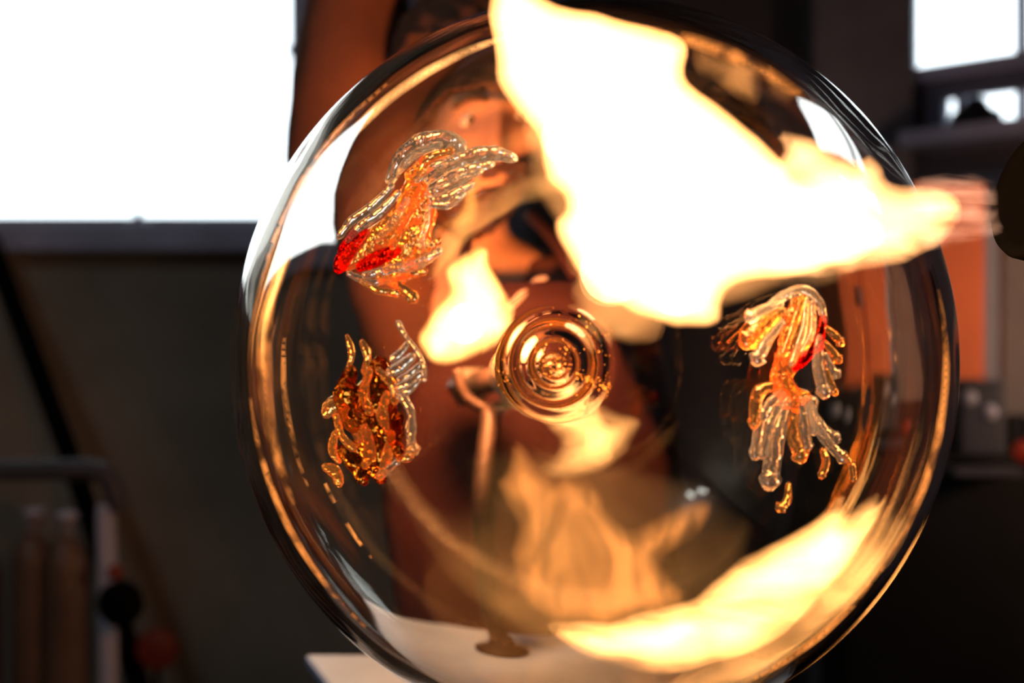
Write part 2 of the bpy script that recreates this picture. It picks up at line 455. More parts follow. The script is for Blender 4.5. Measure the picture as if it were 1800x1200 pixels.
# ------------------------------------------------------------------ blowpipe and its stand behind the globe
pipe = thing('blowpipe', 'steel blowpipe running back from the middle of the glass globe', 'blowpipe', P(950, 645, 1.26))
p0 = P(952, 646, 1.262); p1 = P(800, 686, 1.50); pd = (p1-p0).normalized()
tube('tube', [p0-pd*0.0, p1], 0.0125, M['iron'], pipe, n=1)
for (s, r, m) in ((0.012, 0.034, 'amber'), (0.045, 0.030, 'amber'), (0.085, 0.024, 'strand')):
    b = bmesh.new(); add_lathe(b, [(0.012, -0.006), (r*0.9, -0.008), (r, 0), (r*0.9, 0.008), (0.012, 0.006)], 40, axis_matrix(p0+pd*s, pd))
    tag(obj('glass_collar', b, M[m], pipe), 'glass collar gathered on the end of the pipe')
b = bmesh.new(); add_lathe(b, [(0.0125, -0.012), (0.021, -0.012), (0.024, -0.008), (0.024, 0.012), (0.0125, 0.012)], 6, axis_matrix(p0+pd*0.225, pd))
obj('nut', b, M['steel'], pipe, False)

stand = thing('pipe_stand', 'dark iron pole standing on the pale sheet and carrying the blowpipe', 'stand', P(880, 1192, 1.35))
TZ = -0.32
top = p0+pd*0.155
foot = Vector((P(864, 1190, 1.35).x, 1.35, TZ))
tube('pole', [foot+Vector((0, 0, 0.004)), foot+Vector((-0.008, 0, 0.06)), foot+Vector((-0.014, 0, 0.16)), Vector((top.x+0.002, top.y, top.z-0.03))], 0.0115, M['iron'], stand)
b = bmesh.new(); add_lathe(b, [(0, 0.0), (0.03, 0.0), (0.03, 0.005), (0.016, 0.010), (0.0125, 0.02), (0, 0.02)], 32, Matrix.Translation(foot)); obj('foot', b, M['iron'], stand)
tube('fork', [top+Vector((-0.035, 0, 0.012)), top+Vector((-0.026, 0, -0.016)), top+Vector((0, 0, -0.028)), top+Vector((0.026, 0, -0.016)), top+Vector((0.035, 0, 0.012))], 0.006, M['iron'], stand)

# ------------------------------------------------------------------ pale sheet topped table under the globe
ca = P(537, 1150, 1.4545); ca.z = TZ
table = thing('work_table', 'pale sheet topped table under the globe, its corner showing at lower left', 'table', (0.2, 1.25, FLOOR))
u = Vector((0.30, -0.954, 0)); v_ = Vector((1.0, -0.02, 0))
quad = [ca, ca+v_*0.42, ca+v_*0.36+u*0.42, ca+u*0.42]
bm = bmesh.new()
lo = [bm.verts.new(q-Vector((0, 0, 0.012))) for q in quad]; hi = [bm.verts.new(q) for q in quad]
bm.faces.new(hi); bm.faces.new(list(reversed(lo)))
for k in range(4): bm.faces.new((lo[k], lo[(k+1) % 4], hi[(k+1) % 4], hi[k]))
bmesh.ops.recalc_face_normals(bm, faces=bm.faces)
bmesh.ops.bevel(bm, geom=list(bm.edges), offset=0.002, segments=2, affect='EDGES')
obj('table_top', bm, M['table'], table, False)
for q, (sx, sy) in zip(quad, ((1, -1), (-1, -1), (-1, 1), (1, 1))):
    box('leg', (q.x+sx*0.05, q.y+sy*0.05, (FLOOR+TZ-0.012)/2), (0.035, 0.035, TZ-0.012-FLOOR), M['charcoal'], table)

# ------------------------------------------------------------------ torch at the right edge
torch = thing('gas_torch', 'black round gas torch nozzle at the right edge blowing the flame', 'torch', P(1830, 345, 0.86))
td = Vector((-1, -0.22, 0.22)).normalized()
tm = axis_matrix(P(1805, 340, 0.86), td)
b = bmesh.new(); add_lathe(b, [(0.020, -0.03), (0.030, -0.004), (0.0375, 0.0), (0.0395, -0.004), (0.0395, -0.05), (0.034, -0.06), (0.030, -0.16), (0.012, -0.165), (0.012, -0.03)], 56, tm, close=True)
obj('nozzle', b, M['black'], torch)
b = bmesh.new(); add_lathe(b, [(0, -0.025), (0.02, -0.025), (0.02, -0.032), (0, -0.032)], 32, tm); obj('burner_face', b, M['iron'], torch)
hb = tm @ Vector((0, 0, -0.165))
tube('hose', [hb, hb-td*0.12, hb-td*0.30+Vector((0, 0, -0.12)), hb-td*0.42+Vector((0.05, 0, -0.55)), Vector((0.9, 1.15, FLOOR+0.02)), Vector((1.5, 1.2, FLOOR+0.015))], 0.010, M['rubber'], torch)

# ------------------------------------------------------------------ flames
def flame_mesh(outline, depth, thick, soft, n=4, step=14.0, rough=3.0, power=1.15, seed=0, cap=1.0, wob=0.02):
    """closed lens-like body of gas: an outline swept to real thickness that swells away from its edge"""
    rnd = random.Random(seed)
    pts = catmull_closed([Vector((x, y)) for x, y in outline], n)
    pts = [p+Vector((noise.noise(Vector((p.x*0.02, p.y*0.02, seed)))*rough*2, noise.noise(Vector((p.x*0.02, p.y*0.02, seed+9)))*rough*2)) for p in pts]
    m = len(pts)
    x0 = min(p.x for p in pts); x1 = max(p.x for p in pts); y0 = min(p.y for p in pts); y1 = max(p.y for p in pts)
    def dist(q):
        best = 1e9
        for i in range(m):
            a = pts[i]; ab = pts[(i+1) % m]-a; l2 = ab.length_squared
            t = max(0, min(1, (q-a).dot(ab)/l2)) if l2 > 0 else 0
            d2 = (q-(a+ab*t)).length_squared
            if d2 < best: best = d2
        return math.sqrt(best)
    def inside(q):
        c = False; j = m-1
        for i in range(m):
            a = pts[i]; b_ = pts[j]
            if (a.y > q.y) != (b_.y > q.y) and q.x < (b_.x-a.x)*(q.y-a.y)/(b_.y-a.y)+a.x: c = not c
            j = i
        return c
    inner = []
    y = y0+step/2; row = 0
    while y < y1:
        x = x0 + (step/2 if row % 2 else 0)
        while x < x1:
            q = Vector((x+rnd.uniform(-1, 1)*step*0.15, y+rnd.uniform(-1, 1)*step*0.15))
            if inside(q) and dist(q) > step*0.45: inner.append(q)
            x += step
        y += step*0.87; row += 1
    vs = pts+inner
    edges = [(i, (i+1) % m) for i in range(m)]
    V, E, Fc, _, _, _ = delaunay_2d_cdt(vs, edges, [], 1, 1e-4)
    bnd = set()
    cnt = {}
    for f in Fc:
        for i in range(len(f)):
            k = tuple(sorted((f[i], f[(i+1) % len(f)]))); cnt[k] = cnt.get(k, 0)+1
    for k, c in cnt.items():
        if c == 1: bnd.update(k)
    b = bmesh.new(); fr = []; bk = []
    for i, q in enumerate(V):
        dd = depth(q.x, q.y) + wob*noise.noise(Vector((q.x*0.006, q.y*0.006, seed*3.1)))
        if i in bnd:
            v = b.verts.new(P(q.x, q.y, dd)); fr.append(v); bk.append(v)
        else:
            h = thick*min(cap, (min(1.0, dist(q)/soft))**power)*0.5
            h *= 0.85+0.3*noise.noise(Vector((q.x*0.012, q.y*0.012, seed+4)))
            fr.append(b.verts.new(P(q.x, q.y, dd-h))); bk.append(b.verts.new(P(q.x, q.y, dd+h)))
    for f in Fc:
        try:
            if not all(i in bnd for i in f):
                b.faces.new([fr[i] for i in f]); b.faces.new([bk[i] for i in reversed(f)])
        except ValueError: pass
    bmesh.ops.recalc_face_normals(b, faces=b.faces)
    return b

def glow(name, loc, power, parent, col=(1.0, 0.50, 0.20), radius=0.035):
    l = bpy.data.lights.new(name, 'POINT'); l.energy = power; l.color = col; l.shadow_soft_size = radius
    o = bpy.data.objects.new(name, l); C.objects.link(o); o.location = loc
    o.parent = parent; o.matrix_parent_inverse = parent_world(parent).inverted()
    return o

M['reflection_lick'] = mat_flame('reflection_lick_gas', (1.0, 0.37, 0.09), 14.0, 40.0, 0.4, 1.6, (0.7, 1, 1.0), warp=1.0, step=0.4)
def inside_depth(d0, k=0.0):
    return lambda x, y: d0 + k*((x-1053)/630)

FCOL = (1.0, 0.40, 0.115)
M['flame_or_reflection_core'] = mat_flame('flame_core_gas', FCOL, 260.0)
M['flame_jet'] = mat_flame('flame_jet_gas', (1.0, 0.44, 0.15), 85.0, 20.0, 0.12, 2.2, (0.40, 1, 1.5), warp=1.2, step=0.3)
M['flame_root'] = mat_flame('flame_root_gas', (1.0, 0.48, 0.28), 20.0, 42.0, 0.0, 2.2, (0.18, 1, 1.6), warp=1.2, step=0.3)
flame = thing('torch_flame', 'big white hot torch flame sweeping across the front of the globe', 'flame', P(1400, 360, 0.80))
core = [(866, -25), (860, 40), (868, 110), (884, 165), (914, 205), (943, 240), (952, 285), (962, 325), (990, 347), (992, 370), (974, 388), (985, 425), (1010, 470),
        (1045, 515), (1060, 534), (1085, 533), (1115, 552), (1160, 568), (1205, 575), (1245, 572), (1268, 562), (1272, 532), (1286, 505), (1330, 495), (1400, 488),
        (1440, 474), (1500, 462), (1545, 440), (1560, 410), (1540, 385), (1480, 362), (1440, 340), (1395, 310), (1365, 268), (1320, 230), (1265, 182),
        (1225, 158), (1205, 130), (1212, 85), (1185, 60), (1120, 38), (1050, 18), (1000, 10), (960, -5), (920, -25)]
def d_front(gap):
    def f(x, y):
        return front_depth(min(max(x, 640), 1560), max(y, 90), 0) - gap
    return f
obj('flame_or_reflection_core', flame_mesh(core, d_front(0.075), 0.12, 75, step=16, seed=1), M['flame_or_reflection_core'], flame)
jet = [(1340, 300), (1375, 262), (1358, 228), (1390, 230), (1440, 250), (1500, 280), (1530, 272), (1552, 292), (1562, 314), (1610, 324), (1660, 330), (1690, 350), (1690, 390),
       (1660, 425), (1625, 446), (1590, 462), (1540, 474), (1480, 482), (1420, 490), (1340, 470), (1320, 400)]
jd = lambda x, y: 0.745+0.11*max(0, min(1, (x-1350)/420))
obj('flame_jet', flame_mesh(jet, jd, 0.05, 50, step=14, seed=2), M['flame_jet'], flame)
root = [(1600, 320), (1640, 306), (1700, 296), (1745, 300), (1756, 340), (1760, 385), (1762, 412), (1715, 424), (1650, 440), (1610, 432), (1590, 380)]
obj('flame_root', flame_mesh(root, lambda x, y: jd(x, y)+0.004, 0.04, 45, step=12, seed=8), M['flame_root'], flame)
for k, lick in enumerate(([(1215, 72), (1262, 88), (1330, 108), (1342, 140), (1330, 186), (1292, 172), (1250, 142), (1220, 126)], [(1345, 132), (1380, 148), (1402, 166), (1386, 182), (1354, 166)])):
    obj('reflection_lick', flame_mesh(lick, inside_depth(0.82), 0.05, 26, step=9, rough=2, seed=20+k), M['reflection_lick'], flame)  # orange flame reflections at the upper right, built as gas patches
for (x, y, d, p) in ((1010, 150, 0.80, 1.8), (1120, 320, 0.70, 2.4), (1300, 390, 0.72, 2.0)):
    glow('flame_or_added_light', P(x, y, d), p, flame)

# torch flame reflections, built as glowing gas in and behind the globe
def spread(outline, k):
    return [(1053+(x-1053)*k, 635+(y-635)*k) for x, y in outline]
M['reflection_white'] = mat_flame('small_reflection_gas', (1.0, 0.42, 0.11), 420.0, 26.0, 0.55, 1.4, (1, 1, 0.6), warp=0.8, step=0.5)
M['reflection_wisp'] = mat_flame('reflection_wisp_gas', (1.0, 0.38, 0.07), 48.0, 22.0, 0.3, 1.4, (1.2, 1, 0.5), warp=0.8, step=0.5, roty=0.5)
M['reflection_yellow'] = mat_flame('yellow_reflection_gas', (1.0, 0.44, 0.12), 62.0, 26.0, 0.45, 1.4, (0.7, 1, 1.3), warp=1.2, step=0.5, roty=0.3)
M['reflection_orange'] = mat_flame('orange_reflection_gas', (1.0, 0.33, 0.07), 15.0, 17.0, 0.45, 1.7, (1.5, 1, 0.7), warp=1.8, step=0.4, roty=0.5)
M['reflection_sweep'] = mat_flame('sweeping_reflection_gas', (1.0, 0.43, 0.12), 150.0, 14.0, 0.25, 1.5, (0.6, 1, 2.0), warp=0.8, step=0.4, roty=-0.62)

t1 = [(735, 585), (765, 545), (790, 510), (784, 478), (800, 458), (825, 442), (848, 434), (866, 440), (868, 466), (885, 490), (905, 530), (915, 563),
      (926, 582), (905, 600), (870, 614), (830, 630), (790, 642), (758, 636), (738, 612)]
wisp = [(806, 318), (836, 322), (849, 352), (843, 392), (822, 432), (797, 466), (772, 492), (758, 484), (782, 446), (800, 415), (790, 402), (765, 424), (742, 446), (736, 430), (770, 396), (806, 372), (815, 345)]
small = thing('small_reflection', 'small white flame reflection, built as glowing gas, left of the swirled glass button, before the bearded face', 'flame', P(810, 600, 1.36))
obj('flame_or_reflection_core', flame_mesh(spread(t1, 1.05), inside_depth(1.36), 0.075, 60, step=12, rough=2, seed=3), M['reflection_white'], small)
obj('reflection_wisp', flame_mesh(spread(wisp, 1.05), inside_depth(1.34), 0.05, 26, step=9, rough=1, seed=4), M['reflection_wisp'], small)
glow('flame_or_added_light', P(808, 566, 1.36), 15.0, small, (1.0, 0.33, 0.10), 0.02)  # added light for the face, set inside the reflected flame

t2 = [(955, 705), (1000, 702), (1050, 705), (1090, 725), (1128, 745), (1116, 775), (1104, 800), (1075, 824), (1040, 838), (1000, 846), (965, 838), (943, 822), (974, 802), (982, 776), (966, 755), (954, 730)]
mid_f = thing('curling_reflection', 'yellow flame reflection, built as gas, curling just below the swirled glass button', 'flame', P(1040, 840, 1.16))
obj('flame_or_reflection_core', flame_mesh(t2, inside_depth(1.17), 0.05, 45, step=11, rough=3, seed=5), M['reflection_yellow'], mid_f)

t3 = [(893, 765), (925, 785), (948, 815), (990, 838), (1036, 838), (1058, 870), (1072, 905), (1100, 930), (1140, 915), (1180, 890), (1215, 879), (1248, 884), (1253, 912), (1232, 945), (1192, 972), (1168, 985),
      (1176, 1012), (1198, 1040), (1222, 1056), (1200, 1085), (1120, 1110), (1040, 1130), (975, 1110), (928, 1078), (906, 1040), (896, 975), (906, 925), (882, 885), (866, 850), (890, 825), (897, 795)]
col_f = thing('wavering_reflection', 'translucent orange flame reflection, built as gas, wavering below the curling yellow one', 'flame', P(1000, 1130, 1.16))
obj('reflection_body', flame_mesh(t3, inside_depth(1.17), 0.06, 40, step=13, rough=4, seed=6), M['reflection_orange'], col_f)

t4 = [(1494, 866), (1500, 908), (1528, 884), (1556, 872), (1566, 890), (1590, 862), (1592, 900), (1566, 962), (1530, 1014), (1482, 1072), (1422, 1122), (1350, 1166), (1262, 1188), (1150, 1192), (1060, 1172), (1000, 1140), (962, 1098),
      (1050, 1092), (1130, 1078), (1200, 1062), (1238, 1036), (1290, 992), (1340, 972), (1384, 944), (1430, 916), (1468, 892)]
sweep = thing('sweeping_reflection', 'broad yellow white flame reflection, built as gas, sweeping along the lower right rim of the globe', 'flame', P(1300, 1180, 1.08))
obj('flame_or_reflection_core', flame_mesh(t4, inside_depth(1.06, -0.02), 0.06, 55, step=14, rough=4, seed=7), M['reflection_sweep'], sweep)

# flame reflections along the globe's rim, built as thin streaks of glowing gas
M['reflection_streak'] = mat_flame('reflection_streak_gas', (1.0, 0.30, 0.055), 50.0, 30.0, 0.1, 1.8, (1, 1, 1), warp=1.5, step=0.5)
M['reflection_streak_hot'] = mat_flame('hot_reflection_gas', (1.0, 0.42, 0.12), 130.0, 18.0, 0.3, 1.5, (1, 1, 1), warp=1.0, step=0.5)
def arc(r0, r1, a0, a1, n=14, ex=1.0):
    out = []; inn = []
    for k in range(n+1):
        t = k/n; a = math.radians(a0+(a1-a0)*t); rm = (r0+r1)/2; w = (r1-r0)/2*math.sin(PI*(0.04+0.92*t))**0.6
        c = (math.cos(a), -math.sin(a))
        out.append((1053+c[0]*(rm+w), 637+c[1]*(rm+w)*1.01)); inn.append((1053+c[0]*(rm-w), 637+c[1]*(rm-w)*1.01))
    return out+inn[::-1]
def rim_depth(x, y):
    dx, dy = x-1053, y-637; r = math.hypot(dx, dy); k = min(1.0, 560/r)
    return front_depth(1053+dx*k, 637+dy*k)-0.014
rim_l = thing('rim_reflection', 'thin orange flame reflections, built as gas streaks, along the left rim of globe', 'flame', P(440, 700, 0.95))
rim_r = thing('rim_reflection', 'thin orange flame reflections, built as gas streaks, along the right rim of globe', 'flame', P(1660, 700, 0.95))
for k, (par, r0, r1, a0, a1, m) in enumerate(((rim_l, 578, 600, 102, 150, 'reflection_streak_hot'), (rim_l, 604, 618, 124, 168, 'reflection_streak'), (rim_l, 574, 604, 158, 205, 'reflection_streak'), (rim_l, 548, 562, 172, 204, 'reflection_streak'),
                                             (rim_l, 608, 624, 182, 232, 'reflection_streak'), (rim_l, 520, 530, 196, 226, 'reflection_streak'),
                                             (rim_r, 566, 600, 88, 44, 'reflection_streak'), (rim_r, 600, 620, 14, -44, 'reflection_streak'), (rim_r, 606, 622, -34, -66, 'reflection_streak'))):
    obj('reflection_streak', flame_mesh(arc(r0, r1, a0, a1), rim_depth, 0.020, (r1-r0)*0.5, n=2, step=7, rough=0.6, seed=40+k, wob=0.0), M[m], par)

# ------------------------------------------------------------------ trailed glass figures on the globe
RS = random.Random(5)
def strand(parent, pts, w, mat='strand', off=0.004, name='frond', flat=0.55, blob=0.0, lump=0.12, sub=7, behind=False, seg=10):
    """a trail of glass; pts in the frame's pixels laid on the globe, w the widths along it"""
    if mat == 'strand' and name == 'frond' and RS.random() < 0.38: mat = 'honey'
    base = [S(x, y, off) for x, y in pts]
    q = catmull(base, sub) if len(base) > 2 else catmull([base[0], (base[0]+base[1])/2, base[1]], sub)
    n = len(q); rr = []
    for i in range(n):
        t = i/(n-1)*(len(w)-1); k = min(int(t), len(w)-2); t -= k
        r = (w[k]*(1-t)+w[k+1]*t)*0.5/F*0.86*(1.35 if name == 'frond' else 1.0)
        r *= 1+lump*noise.noise(q[i]*190)
        if blob and i/(n-1) > 0.86: r *= 1+blob*math.sin(PI*min(1, (i/(n-1)-0.86)/0.14*0.85))
        rr.append(max(r, 0.0005))
    # rounded ends
    e0 = q[0]-(q[1]-q[0]).normalized()*rr[0]*0.6; e1 = q[-1]+(q[-1]-q[-2]).normalized()*rr[-1]*0.7
    q = [e0]+q+[e1]; rr = [rr[0]*0.45]+rr+[rr[-1]*0.4]
    b = bmesh.new()
    nrm = (base[len(base)//2]-GC).normalized()
    add_tube(b, q, rr, seg, flat, up=nrm)
    bmesh.ops.recalc_face_normals(b, faces=b.faces)
    return obj(name, b, M[mat], parent)

# bird-like figure at the upper left
fa = thing('glass_figure', 'clear and amber winged glass figure with red patch at upper left of globe', 'glass ornament', S(720, 400))
strand(fa, [(738, 300), (728, 345), (738, 395), (716, 440), (694, 488)], (46, 66, 62, 74, 44), 'amber', 0.003, 'body', 0.30, lump=0.25)
strand(fa, [(730, 330), (700, 385), (655, 428), (608, 462)], (30, 50, 62, 34), 'amber', 0.005, 'flank', 0.3)
for pts, w in (([(596, 470), (616, 436), (644, 412)], (34, 46, 26)), ([(632, 468), (668, 452), (700, 440)], (22, 30, 18)), ([(598, 440), (622, 412)], (16, 22))):
    tag(strand(fa, pts, w, 'red', 0.007, 'red_patch', 0.3), 'red glass patch on the amber body')
strand(fa, [(686, 318), (704, 280), (734, 254), (775, 246), (806, 256), (812, 272)], (22, 34, 44, 42, 30, 12), 'strand', 0.008, 'crest', 0.5)
for pts, w in (([(752, 318), (790, 290), (830, 274), (870, 270), (906, 280)], (12, 22, 22, 22, 8)),
               ([(756, 332), (792, 312), (826, 298), (866, 288)], (12, 17, 17, 9)),
               ([(752, 342), (790, 326), (820, 310), (848, 299)], (12, 15, 15, 6)),
               ([(758, 352), (790, 344), (816, 332), (832, 322)], (9, 14, 12, 6)),
               ([(758, 360), (785, 360), (805, 348), (818, 338)], (9, 12, 12, 6)),
               ([(700, 304), (730, 270), (775, 254)], (9, 15, 10)), ([(716, 312), (750, 280), (795, 264)], (9, 15, 9)), ([(732, 318), (766, 292), (806, 278)], (8, 13, 8)),
               ([(690, 326), (655, 362), (618, 388), (596, 416)], (9, 15, 14, 8)), ([(702, 338), (668, 372), (634, 398), (610, 424)], (9, 14, 13, 7)),
               ([(716, 350), (692, 390), (664, 420)], (9, 14, 8)), ([(724, 372), (706, 404), (690, 436)], (7, 11, 7)),
               ([(752, 362), (750, 392), (742, 418), (744, 444)], (7, 8, 8, 10)),
               ([(712, 460), (744, 444), (772, 422)], (9, 14, 8)), ([(704, 474), (738, 462), (774, 440)], (10, 14, 8)),
               ([(640, 484), (690, 472), (746, 456)], (9, 13, 8)), ([(668, 494), (712, 486), (748, 476)], (8, 11, 8)),
               ([(664, 486), (700, 502), (728, 524)], (9, 12, 14)), ([(636, 494), (664, 510), (700, 516)], (7, 10, 9)), ([(612, 480), (650, 496), (686, 492)], (8, 10, 7))):
    strand(fa, pts, w, 'strand', 0.010, 'frond', 0.7, blob=0.25)

# figure at the right
fb = thing('glass_figure', 'clear and amber fringed glass figure hanging at right side of globe', 'glass ornament', S(1390, 660))
strand(fb, [(1408, 528), (1404, 575), (1386, 628), (1372, 672), (1392, 706)], (40, 62, 50, 40, 46), 'amber', 0.003, 'body', 0.35, lump=0.25)
strand(fb, [(1446, 556), (1440, 596), (1412, 632), (1396, 648)], (12, 20, 20, 10), 'red', 0.008, 'red_patch', 0.5)['label'] = 'red glass streak along the right flank'
strand(fb, [(1352, 536), (1382, 518), (1414, 510), (1440, 532), (1450, 566)], (12, 18, 20, 18, 10), 'strand', 0.009, 'crest', 0.8)
for pts, w in (([(1374, 532), (1344, 544), (1318, 558)], (10, 14, 16)), ([(1378, 545), (1344, 568), (1312, 600)], (11, 20, 22)),
               ([(1376, 565), (1350, 596), (1330, 632)], (9, 15, 18)), ([(1364, 552), (1338, 580), (1322, 604)], (8, 12, 12)),
               ([(1440, 592), (1438, 640), (1449, 690)], (12, 16, 17)), ([(1452, 576), (1466, 588), (1478, 602)], (8, 11, 12)), ([(1450, 602), (1466, 622), (1474, 632)], (8, 11, 12)),
               ([(1450, 622), (1462, 648), (1472, 658)], (8, 11, 12)), ([(1452, 650), (1460, 672), (1468, 690)], (7, 9, 10)),
               ([(1412, 520), (1396, 570), (1376, 625)], (7, 10, 8)), ([(1418, 524), (1412, 580), (1392, 640)], (7, 10, 8)), ([(1428, 530), (1428, 580), (1410, 622)], (7, 10, 8)),
               ([(1372, 676), (1334, 690), (1326, 745)], (10, 18, 13)), ([(1372, 688), (1340, 730), (1328, 800)], (9, 15, 14)), ([(1378, 692), (1352, 750), (1340, 800)], (9, 16, 12)),
               ([(1384, 700), (1364, 770), (1353, 848)], (11, 24, 22)), ([(1398, 700), (1394, 760), (1408, 802)], (11, 18, 18)), ([(1408, 700), (1414, 750), (1418, 786)], (10, 16, 14)),
               ([(1416, 700), (1438, 745), (1470, 772)], (12, 16, 14)), ([(1420, 712), (1446, 765), (1484, 806)], (10, 14, 13)), ([(1430, 702), (1426, 730), (1432, 760)], (14, 16, 9)),
               ([(1446, 790), (1452, 812), (1444, 836)], (8, 12, 10)), ([(1484, 800), (1498, 820), (1500, 842)], (8, 11, 9)), ([(1386, 850), (1384, 878), (1372, 892)], (7, 11, 14))):
    strand(fb, pts, w, 'strand', 0.010, 'frond', 0.75, blob=0.35)
for pts, w in (([(1380, 660), (1394, 690), (1420, 696)], (18, 26, 16)), ([(1376, 640), (1400, 620), (1420, 600)], (10, 16, 10)), ([(1366, 680), (1382, 700)], (14, 18))):
    strand(fb, pts, w, 'amber', 0.008, 'amber_trail', 0.6)

# dark amber figure at the lower left
fc = thing('glass_figure', 'dark amber glass figure with clear ribbed wing at lower left of globe', 'glass ornament', S(660, 720))
strand(fc, [(668, 640), (660, 690), (668, 740), (656, 790), (668, 836)], (46, 84, 92, 84, 40), 'dark_amber', 0.003, 'body', 0.3, lump=0.3)
for k, (y, x0, x1, wd) in enumerate(((618, 688, 716, 15), (640, 684, 726, 20), (654, 700, 738, 12), (668, 694, 742, 15), (682, 698, 736, 14))):
    strand(fc, [(x0, y+14), ((x0+x1)/2, y+4), (x1, y-14)], (wd*0.8, wd, wd*0.7), 'strand', 0.012, 'wing_rib', 0.5, lump=0.1)
strand(fc, [(700, 566), (712, 590), (730, 612), (744, 640), (745, 668)], (12, 9, 8, 10, 10), 'strand', 0.010, 'wing_edge', 0.8)
for pts, w, mt in (([(664, 650), (690, 676), (694, 706)], (9, 12, 9), 'strand'), ([(572, 728), (586, 710), (604, 716), (604, 740)], (16, 22, 20, 10), 'strand'),
                   ([(590, 730), (602, 768), (622, 788)], (9, 12, 10), 'amber'), ([(604, 722), (622, 756), (632, 776)], (8, 11, 9), 'strand'),
                   ([(706, 694), (722, 724), (722, 768), (726, 790)], (11, 13, 14, 20), 'strand'), ([(700, 806), (716, 802), (728, 784)], (11, 14, 12), 'strand'),
                   ([(650, 650), (640, 690), (652, 726)], (10, 16, 10), 'amber'), ([(680, 690), (672, 730), (684, 760)], (10, 16, 10), 'amber'), ([(640, 750), (650, 790), (640, 820)], (10, 18, 10), 'amber'),
                   ([(690, 760), (680, 800), (668, 840)], (9, 14, 9), 'amber'), ([(570, 820), (590, 830), (596, 850)], (12, 18, 12), 'amber'), ([(700, 810), (680, 826), (664, 838)], (8, 11, 9), 'strand'), ([(618, 650), (606, 700), (622, 752)], (20, 34, 20), 'dark_amber'), ([(600, 790), (622, 812), (640, 846)], (18, 26, 14), 'dark_amber'),
                   ([(636, 600), (646, 625), (640, 655)], (8, 12, 8), 'strand'), ([(610, 590), (618, 620), (612, 650)], (7, 10, 7), 'strand'), ([(700, 730), (694, 770), (704, 800)], (14, 22, 14), 'dark_amber'), ([(590, 760), (584, 790), (596, 810)], (9, 14, 9), 'amber')):
    strand(fc, pts, w, mt, 0.010, 'frond', 0.7, blob=0.2, lump=0.3)

# ------------------------------------------------------------------ the bearded person behind the globe
PY = 1.74
HEAD = Vector((P(818, 0, PY).x, PY-0.02, P(0, 205, PY).z))
person = thing('person', 'bearded person in a maroon apron behind the globe, one arm raised', 'person', (-0.02, PY+0.03, FLOOR))
HR = Euler((math.radians(8), 0, 0)).to_matrix()
HRZ = Euler((0, 0, math.radians(14))).to_matrix()
def g(x, s): return math.exp(-(x/s)**2)
def face_point(d, grow=0.0):
    """head surface in local space: front is -Y"""
    x, y, z = d
    p = Vector((x*0.076, y*0.096, z*0.122))
    jaw = max(0.0, -z)
    p.x *= 1-0.30*jaw**1.5
    if y < 0: p.y *= 1-0.05*jaw
    else: p.y *= 1-0.25*jaw
    f = max(0.0, -y)**0.6
    zz = p.z; xx = p.x
    t = max(0.0, min(1.0, (0.040-zz)/0.062))
    nose = g(xx, 0.011+0.006*t)*(0.004+0.026*t)*(1 if zz > -0.024 else g(zz+0.024, 0.007))*(1 if zz < 0.04 else g(zz-0.04, 0.015))
    p.y -= nose*f
    p.y += 0.011*(g(xx-0.033, 0.017)+g(xx+0.033, 0.017))*g(zz-0.024, 0.013)*f
    p.y -= 0.007*g(zz-0.044, 0.010)*g(xx, 0.05)*f
    p.y -= 0.006*g(zz+0.052, 0.006)*g(xx, 0.022)*f
    p.y -= 0.006*g(zz+0.064, 0.006)*g(xx, 0.02)*f
    p.y -= 0.010*g(zz+0.098, 0.016)*g(xx, 0.03)*f
    p.x += (0.006*g(zz-0.0, 0.02)*(1 if x > 0 else -1))*g(abs(xx)-0.055, 0.02)*f
    if grow: p += Vector((d.x, d.y, d.z))*grow
    return p
def to_head(p): return HRZ @ (HR @ p)*1.14 + HEAD
def head_bm(grow=0.0, keep=None, seg=72, rings=56, jitter=0.0):
    b = bmesh.new()
    bmesh.ops.create_uvsphere(b, u_segments=seg, v_segments=rings, radius=1.0)
    for v in b.verts:
        d = v.co.normalized(); p = face_point(d, grow)
        if jitter: p += d*jitter*noise.noise(p*55)
        v.co = p
    if keep:
        kill = [f for f in b.faces if not keep(f.calc_center_median())]
        bmesh.ops.delete(b, geom=kill, context='FACES')
    for v in b.verts: v.co = to_head(v.co)
    return b

def skin_bm(joints, edges, root, sub=2):
    me = bpy.data.meshes.new('sk'); me.from_pydata([j[0] for j in joints], edges, []); me.update()
    o = bpy.data.objects.new('sk', me); C.objects.link(o)
    sk = o.modifiers.new('skin', 'SKIN'); sk.use_smooth_shade = True
    for i, j in enumerate(joints):
        r = j[1]; me.skin_vertices[0].data[i].radius = (r, r) if not isinstance(r, tuple) else r
        me.skin_vertices[0].data[i].use_root = (i == root)
    ss = o.modifiers.new('sub', 'SUBSURF'); ss.levels = sub; ss.render_levels = sub
    dg = bpy.context.evaluated_depsgraph_get(); dg.update()
    ev = o.evaluated_get(dg).to_mesh()
    b = bmesh.new(); b.from_mesh(ev); o.evaluated_get(dg).to_mesh_clear()
    bpy.data.objects.remove(o); bpy.data.meshes.remove(me)
    return b

